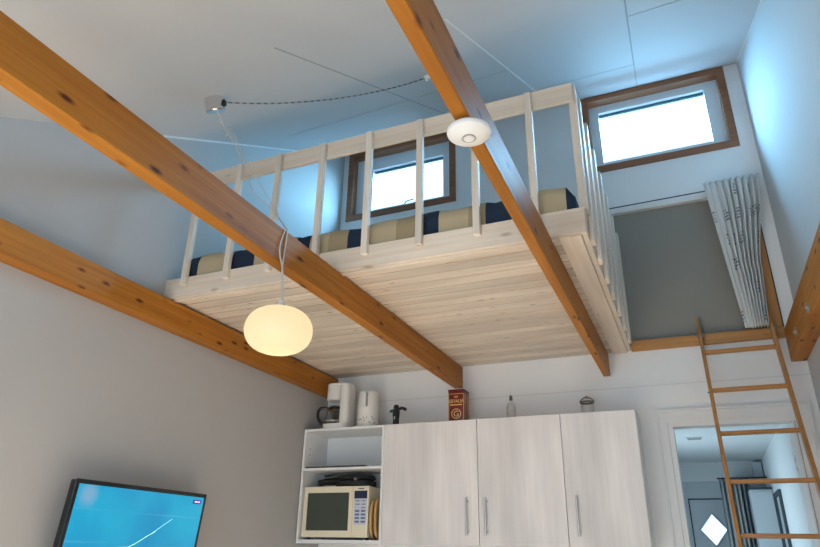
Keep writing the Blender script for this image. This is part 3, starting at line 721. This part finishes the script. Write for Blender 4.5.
B(mx0+0.418, mx1-0.012, my0-0.0020, my0, mz1-0.085, mz1-0.032).build('display', 'display', cp, smooth=0)
for r_ in range(7):
    for c_ in range(2):
        x = mx0+0.429+c_*0.047; z = mz1-0.104-0.0235*r_
        if r_ == 2 and c_ == 0: continue
        B(x, x+0.034, my0-0.0026, my0-0.0010, z, z+(0.012 if r_ > 2 else 0.008), bev=0.0008).build('key', 'key' if r_ > 2 else 'key_green', cp)
b = MB()
for k in range(5): b.box(mx0+0.448+0.0095*k, mx0+0.4545+0.0095*k, my0-0.0008, my0+0.001, mz1-0.022, mz1-0.013)
b.build('maker_mark', 'dark_metal', cp, smooth=0)
for x in (mx0+0.03, mx1-0.03):
    for y in (-0.26, -0.05): MB().lathe([(0, 0), (0.012, 0), (0.012, 0.0152), (0, 0.0152)], (x, y, CB+0.0265), 12).build('foot', 'black', mw)
# folded dark cloth peeping out beneath the oven, as a thin sheet
tag(B(0.075, 0.545, -0.330, -0.316, CB+0.0262, CB+0.034, bev=0.003, seg=2).build('dish_cloth', 'cloth_dark'), 'dark folded cloth showing under the microwave', 'cloth')
# black waffle iron lying on the oven
wi = thing('waffle_iron', (0.30, -0.17, mz1), 'black folding waffle iron lying on top of the microwave', 'waffle iron')
MB().lathe([(0, 0.0), (0.10, 0.0), (0.122, 0.014), (0.122, 0.042), (0.10, 0.049), (0, 0.049)], (0.39, -0.170, mz1), 30, sx=1.30, sy=0.9).build('lower_plate', 'black_soft', wi)
MB().lathe([(0, 0.051), (0.10, 0.051), (0.118, 0.060), (0.104, 0.088), (0.05, 0.098), (0, 0.098)], (0.40, -0.170, mz1), 30, sx=1.25, sy=0.9).build('upper_plate', 'black_soft', wi)
MB().tube([(0.30, -0.17, mz1+0.0435), (0.20, -0.20, mz1+0.0464), (0.125, -0.225, mz1+0.0377), (0.110, -0.228, mz1+0.0348)], 0.024, 10).build('handle', 'black', wi)
MB().tube([(0.33, -0.20, mz1+0.0754), (0.24, -0.225, mz1+0.0812), (0.16, -0.245, mz1+0.0725)], 0.016, 10).build('handle', 'black', wi)
MB().box(0.435, 0.455, -0.300, -0.255, mz1+0.0435, mz1+0.0609, bev=0.004).build('clasp', 'steel', wi)
# baking tray on the upper shelf
bt_ = thing('baking_tray', (0.30, -0.17, 1.793), 'thin black baking tray on the upper shelf', 'tray')
B(0.045, 0.53, -0.325, -0.04, 1.7935, 1.797, bev=0.001).build('tray_bottom', 'black', bt_)
slab = MB()
for x0_, x1_, y0_, y1_ in ((0.045, 0.53, -0.329, -0.325), (0.045, 0.53, -0.040, -0.036), (0.041, 0.045, -0.329, -0.036), (0.53, 0.534, -0.329, -0.036)): slab.box(x0_, x1_, y0_, y1_, 1.7935, 1.803)
slab.build('rim', 'black', bt_)
# two bamboo boards on edge beside the oven
for k, (x, h, dd, lb) in enumerate(((0.595, 0.255, 0.20, 'rounded bamboo tray standing upright right against the microwave'), (0.630, 0.275, 0.21, 'rounded bamboo tray standing upright against the cabinet side'))):
    yc, zc = -0.315+dd/2, CB+0.0375+h/2
    def outline(f):
        p = []
        for q in range(28):
            a = 2*PI*q/28; c_, s_ = math.cos(a), math.sin(a)
            p.append((yc + f*dd/2*math.copysign(abs(c_)**0.7, c_), zc + f*h/2*math.copysign(abs(s_)**0.7, s_)))
        return p
    ob = MB(); ra = []
    for xx, f in ((x-0.007, 0.86), (x-0.007, 0.80), (x+0.002, 0.80), (x+0.002, 0.80), (x+0.008, 0.90), (x+0.012, 1.0), (x+0.015, 1.0), (x+0.004, 0.86)):
        pass
    tr = thing('bamboo_tray', (x, yc, CB+0.0268), lb, 'tray', 'bamboo trays beside the microwave')
    MB().prism(outline(0.93), x-0.004, x+0.004, 'x').build('tray_bottom', 'wicker', tr)
    ro = MB(); o1 = outline(1.0); ro.tube([(x-0.002, u, v) for u, v in o1+o1[:1]], 0.010, 8, 0); ro.build('rim', 'wicker', tr)

# ------------------------------------------------------------------ on top of the cabinets
# coffee maker
cm = thing('coffee_maker', (0.245, -0.20, CT), 'white filter coffee maker with glass carafe on top of the cabinet', 'coffee maker')
cx, cy = 0.235, -0.225
def rrect(x0, x1, y0, y1, r, n=5):
    p = []
    for (qx, qy, a0) in ((x1-r, y1-r, 0), (x0+r, y1-r, 90), (x0+r, y0+r, 180), (x1-r, y0+r, 270)):
        for k in range(n+1): a = math.radians(a0+90*k/n); p.append((qx+r*math.cos(a), qy+r*math.sin(a)))
    return p
MB().prism(rrect(0.135, 0.345, -0.320, -0.150, 0.05), CT, CT+0.040, 'z').build('base', 'white_plastic', cm)
MB().prism(rrect(0.272, 0.345, -0.300, -0.148, 0.03), CT+0.0405, CT+0.342, 'z').build('water_tank', 'white_plastic', cm)
MB().prism(rrect(0.150, 0.268, -0.178, -0.150, 0.012), CT+0.0405, CT+0.225, 'z').build('column', 'white_plastic', cm)
MB().prism(rrect(0.146, 0.2705, -0.300, -0.150, 0.05), CT+0.226, CT+0.343, 'z').build('filter_housing', 'white_plastic', cm)
MB().prism(rrect(0.148, 0.343, -0.298, -0.150, 0.05), CT+0.3435, CT+0.355, 'z').build('tank_lid', 'white_plastic', cm)
cc = (0.216, -0.248, CT+0.042)
ca = MB().lathe([(0, 0), (0.064, 0), (0.075, 0.012), (0.076, 0.045), (0.066, 0.092), (0.047, 0.125), (0.045, 0.125), (0.064, 0.091), (0.073, 0.045), (0.072, 0.014), (0.062, 0.003), (0, 0.003)], cc, 30).build('carafe', 'coffee_glass', cm, smooth=60, label='smoky glass carafe')
MB().lathe([(0, 0.140), (0.034, 0.140), (0.049, 0.132), (0.051, 0.118), (0.049, 0.116), (0, 0.128)], cc, 30).build('carafe_lid', 'black', ca)
MB().lathe([(0.0478, 0.128), (0.053, 0.128), (0.053, 0.112), (0.0520, 0.112), (0.0478, 0.128)], cc, 30).build('collar', 'black', ca)
hx_, hy_, hz_ = cc
MB().tube([(hx_-0.045, hy_-0.02, hz_+0.122), (hx_-0.085, hy_-0.04, hz_+0.126), (hx_-0.112, hy_-0.052, hz_+0.112), (hx_-0.120, hy_-0.054, hz_+0.075), (hx_-0.112, hy_-0.050, hz_+0.035), (hx_-0.088, hy_-0.040, hz_+0.006), (hx_-0.062, hy_-0.028, hz_+0.004)], 0.0118, 10).build('handle', 'black', ca)
MB().lathe([(0.0765, 0.014), (0.0775, 0.014), (0.0775, 0.024), (0.0765, 0.024), (0.0765, 0.014)], cc, 30).build('band', 'steel', ca)
# kettle
kt = thing('kettle', (0.490, -0.20, CT), 'white upright electric kettle with flower print beside the coffee maker', 'kettle')
kc = (0.487, -0.215, CT)
MB().lathe([(0, 0.0), (0.080, 0.0), (0.084, 0.006), (0.083, 0.030), (0, 0.030)], kc, 36).build('base', 'white_plastic', kt)
kb = MB().lathe([(0, 0.031), (0.082, 0.031), (0.083, 0.10), (0.078, 0.24), (0.074, 0.262), (0, 0.262)], kc, 36).build('body', 'white_plastic', kt)
MB().lathe([(0, 0.2625), (0.073, 0.2625), (0.069, 0.276), (0.02, 0.282), (0, 0.282)], kc, 36).build('lid', 'white_plastic', kt)
MB().box(0.480, 0.512, -0.318, -0.290, CT+0.155, CT+0.262, bev=0.006, seg=2).build('handle', 'white_plastic', kt)
MB().box(0.5125, 0.517, -0.310, -0.284, CT+0.155, CT+0.262, bev=0.001).build('gauge', 'grey_plastic', kt)
random.seed(11)
for k in range(11):
    a = math.radians(-130+10.5*k+random.uniform(-4, 4)); z = CT+0.052+random.uniform(-0.014, 0.028); r_ = 0.0828
    T = Matrix.Translation((kc[0]+r_*math.cos(a), kc[1]+r_*math.sin(a), z)) @ Matrix.Rotation(a, 4, 'Z') @ Matrix.Rotation(PI/2, 4, 'Y')
    b = MB(); b.lathe([(0, 0), (0.0065, 0), (0.004, 0.0012), (0, 0.0012)], (0, 0, 0), 5, None)
    for v in b.bm.verts: v.co = T @ v.co
    b.build('flower', 'brass' if k % 2 else 'grey_plastic', kb)
# corkscrew
ck = thing('corkscrew', (0.735, -0.26, CT), 'black winged corkscrew standing on the cabinet', 'corkscrew')
ko = Vector((0.748, -0.27, CT))
MB().lathe([(0, 0), (0.023, 0), (0.024, 0.010), (0.023, 0.050), (0.027, 0.075), (0.028, 0.105), (0.020, 0.120), (0, 0.124)], ko, 20).build('barrel', 'black', ck)
MB().lathe([(0, 0.122), (0.020, 0.122), (0.021, 0.138), (0.016, 0.152), (0, 0.158)], ko, 16).build('turning_knob', 'black', ck)
MB().tube([ko+Vector((0.010, 0, 0.112)), ko+Vector((0.045, -0.006, 0.128)), ko+Vector((0.082, -0.012, 0.114))], 0.0115, 8).build('wing', 'black', ck)
MB().tube([ko+Vector((-0.010, 0, 0.112)), ko+Vector((-0.030, -0.006, 0.112)), ko+Vector((-0.046, -0.010, 0.104))], 0.0105, 8).build('wing', 'black', ck)
MB().box(ko.x-0.006, ko.x+0.003, ko.y-0.0265, ko.y-0.0215, CT+0.045, CT+0.068, bev=0.001).build('glint_plate', 'steel', ck)
# coffee tin
tn = thing('coffee_tin', (1.223, -0.22, CT), 'tall dark red and gold coffee tin on the cabinet', 'tin')
tx0, tx1, ty_, tb, th = 1.160, 1.280, -0.275, -0.160, 0.222
B(tx0, tx1, ty_, tb, CT, CT+th, bev=0.004, seg=2).build('tin_body', 'tin_red', tn)
B(tx0-0.001, tx1+0.001, ty_-0.001, tb+0.001, CT+th+0.0005, CT+th+0.014, bev=0.003, seg=2).build('lid', 'tin_dark', tn)
fm = slab_with_holes(tx0+0.003, tx1-0.003, CT+0.004, CT+th-0.018, ty_-0.0008, ty_+0.002, [(tx0+0.006, tx1-0.006, CT+0.007, CT+th-0.021)], 'border', 'gold'); fm.parent = tn; fm.location = -ORG[tn.name]
tcx = (tx0+tx1)/2
lettering('GEVALIA', 0.036, 'gold', tn, Matrix.Translation((tcx, ty_-0.0006, CT+0.138)) @ FRONT, sx=0.80)
B(tx0+0.016, tx1-0.016, ty_-0.0009, ty_+0.001, CT+0.120, CT+0.127).build('rule', 'gold', tn)
lg = MB(); lg.lathe([(0.031, 0), (0.036, 0), (0.036, 0.0016), (0.031, 0.0016), (0.031, 0)], (tcx, ty_+0.0004, CT+0.060), 32, Matrix.Rotation(PI/2, 4, 'X')); lg.build('emblem_ring', 'gold', tn)
lettering('G', 0.058, 'gold', tn, Matrix.Translation((tcx, ty_-0.0006, CT+0.040)) @ FRONT, name='emblem_letter')
lettering('vv', 0.034, 'gold', tn, Matrix.Translation((tcx, ty_-0.0006, CT+0.172)) @ FRONT, name='crown_mark')
b = MB()
for y in (-0.262, -0.240, -0.200, -0.180): b.box(tx1-0.001, tx1+0.0008, y, y+0.003, CT+0.006, CT+th-0.02)
b.build('side_stripe', 'gold', tn, smooth=0)
# glass bottle
gb = thing('glass_bottle', (1.612, -0.24, CT), 'small clear glass bottle on the cabinet', 'bottle')
go = Vector((1.612, -0.24, CT))
MB().lathe([(0, 0), (0.030, 0), (0.033, 0.006), (0.033, 0.092), (0.026, 0.112), (0.012, 0.122), (0.011, 0.135), (0.008, 0.135), (0.010, 0.121), (0.024, 0.110), (0.031, 0.090), (0.031, 0.008), (0, 0.004)], go, 24).build('body', 'clear', gb, smooth=60)
MB().lathe([(0, 0.135), (0.0125, 0.135), (0.0125, 0.150), (0.010, 0.158), (0.004, 0.172), (0, 0.173)], go, 16).build('stopper', 'pewter', gb)
# clip jar
jr = thing('clip_jar', (2.128, -0.24, CT), 'clear glass jar with dark metal clip lid on the cabinet', 'jar')
jo = Vector((2.128, -0.24, CT))
MB().lathe([(0, 0), (0.040, 0), (0.044, 0.006), (0.044, 0.068), (0.038, 0.078), (0.036, 0.078), (0.042, 0.066), (0.042, 0.008), (0, 0.004)], jo, 28).build('body', 'clear', jr, smooth=60)
MB().lathe([(0.036, 0.079), (0.046, 0.079), (0.047, 0.084), (0.046, 0.090), (0.036, 0.090), (0.036, 0.079)], jo, 28).build('clamp_ring', 'pewter', jr)
MB().lathe([(0, 0.091), (0.042, 0.091), (0.040, 0.098), (0.022, 0.108), (0, 0.110)], jo, 28).build('lid', 'clear', jr, smooth=60)
MB().tube([jo+Vector((-0.048, 0, 0.086)), jo+Vector((-0.034, -0.004, 0.104)), jo+Vector((-0.010, -0.006, 0.117)), jo+Vector((0.010, -0.006, 0.117)), jo+Vector((0.034, -0.004, 0.104)), jo+Vector((0.048, 0, 0.086))], 0.0042, 8).build('wire_clip', 'pewter', jr)
MB().lathe([(0, 0.110), (0.008, 0.112), (0.010, 0.120), (0.006, 0.127), (0, 0.128)], jo, 14).build('lid_knob', 'pewter', jr)

# ------------------------------------------------------------------ in the hall
# striped curtain beside the front door
hc = thing('door_curtain', (3.10, 3.45, 2.03), 'grey pleated curtain hanging beside the front door', 'curtain')
HM = stripes('striped_curtain', [(-0.2, (0.33, 0.38, 0.40)), (-0.105, (0.30, 0.35, 0.37)), (-0.090, (0.42, 0.46, 0.47)), (-0.045, (0.13, 0.17, 0.19)), (-0.030, (0.38, 0.42, 0.43)), (0.005, (0.20, 0.15, 0.10)), (0.015, (0.40, 0.44, 0.45)), (0.05, (0.10, 0.13, 0.15)), (0.075, (0.30, 0.34, 0.36)), (0.105, (0.05, 0.07, 0.08)), (0.125, (0.32, 0.36, 0.37))], -0.2, 0.2)
b = MB(); g = {}
for i in range(73):
    for j in range(9):
        u, v = i/72, j/8
        g[i, j] = b.bm.verts.new((2.945+0.285*u, 3.45+0.030*math.sin(2*PI*7*u), 2.02-1.9*v))
for i in range(72):
    for j in range(8): b.bm.faces.new((g[i, j], g[i+1, j], g[i+1, j+1], g[i, j+1]))
o = b.build('fabric', HM, hc, smooth=80); md = o.modifiers.new('thickness', 'SOLIDIFY'); md.thickness = 0.003
MB().tube([(2.93, 3.45, 2.03), (3.42, 3.45, 2.03)], 0.008, 8, 0).build('rod', 'dark_metal', hc)
# narrow tall locker on the right
lk = thing('hall_locker', (3.31, 3.25, 0), 'narrow grey-blue locker against the right side of the hall', 'cabinet')
B(3.205, 3.419, 3.10, 3.38, 0.0, 1.88, bev=0.003).build('body', 'hall_door', lk)
B(3.200, 3.419, 3.09, 3.385, 1.8805, 1.90, bev=0.003).build('top', 'cloth_dark', lk)
B(3.21, 3.408, 3.085, 3.0995, 0.03, 1.86, bev=0.003).build('door', 'hall_door', lk)
MB().tube([(3.235, 3.075, 1.10), (3.235, 3.075, 1.25)], 0.006, 8, 0).build('handle', 'dark_metal', lk)
# framed mirror on the right hall wall
mr = thing('wall_mirror', (3.41, 2.66, 1.2), 'dark framed mirror on the right wall of the hall', 'mirror')
b = MB()
for y0_, y1_, z0_, z1_ in ((2.38, 2.42, 0.75, 1.82), (2.90, 2.94, 0.75, 1.82), (2.42, 2.90, 0.75, 0.79), (2.42, 2.90, 1.78, 1.82)): b.box(3.395, 3.419, y0_, y1_, z0_, z1_, bev=0.002)
bmesh.ops.remove_doubles(b.bm, verts=b.bm.verts, dist=0.0001)
b.build('frame', 'cloth_dark', mr)
B(3.408, 3.4185, 2.425, 2.895, 0.795, 1.775).build('glass', 'mirror', mr, smooth=0)
# vent in the hall ceiling
vt = thing('ceiling_vent', (2.758, 2.004, HZ), 'small grey vent in the hall ceiling', 'vent')
B(2.69, 2.83, 1.95, 2.06, HZ-0.008, HZ, bev=0.002).build('frame', 'hall', vt)
for k in range(5): B(2.70, 2.82, 1.960+0.020*k, 1.971+0.020*k, HZ-0.011, HZ-0.0082).build('slat', 'grey_plastic', vt, smooth=0)
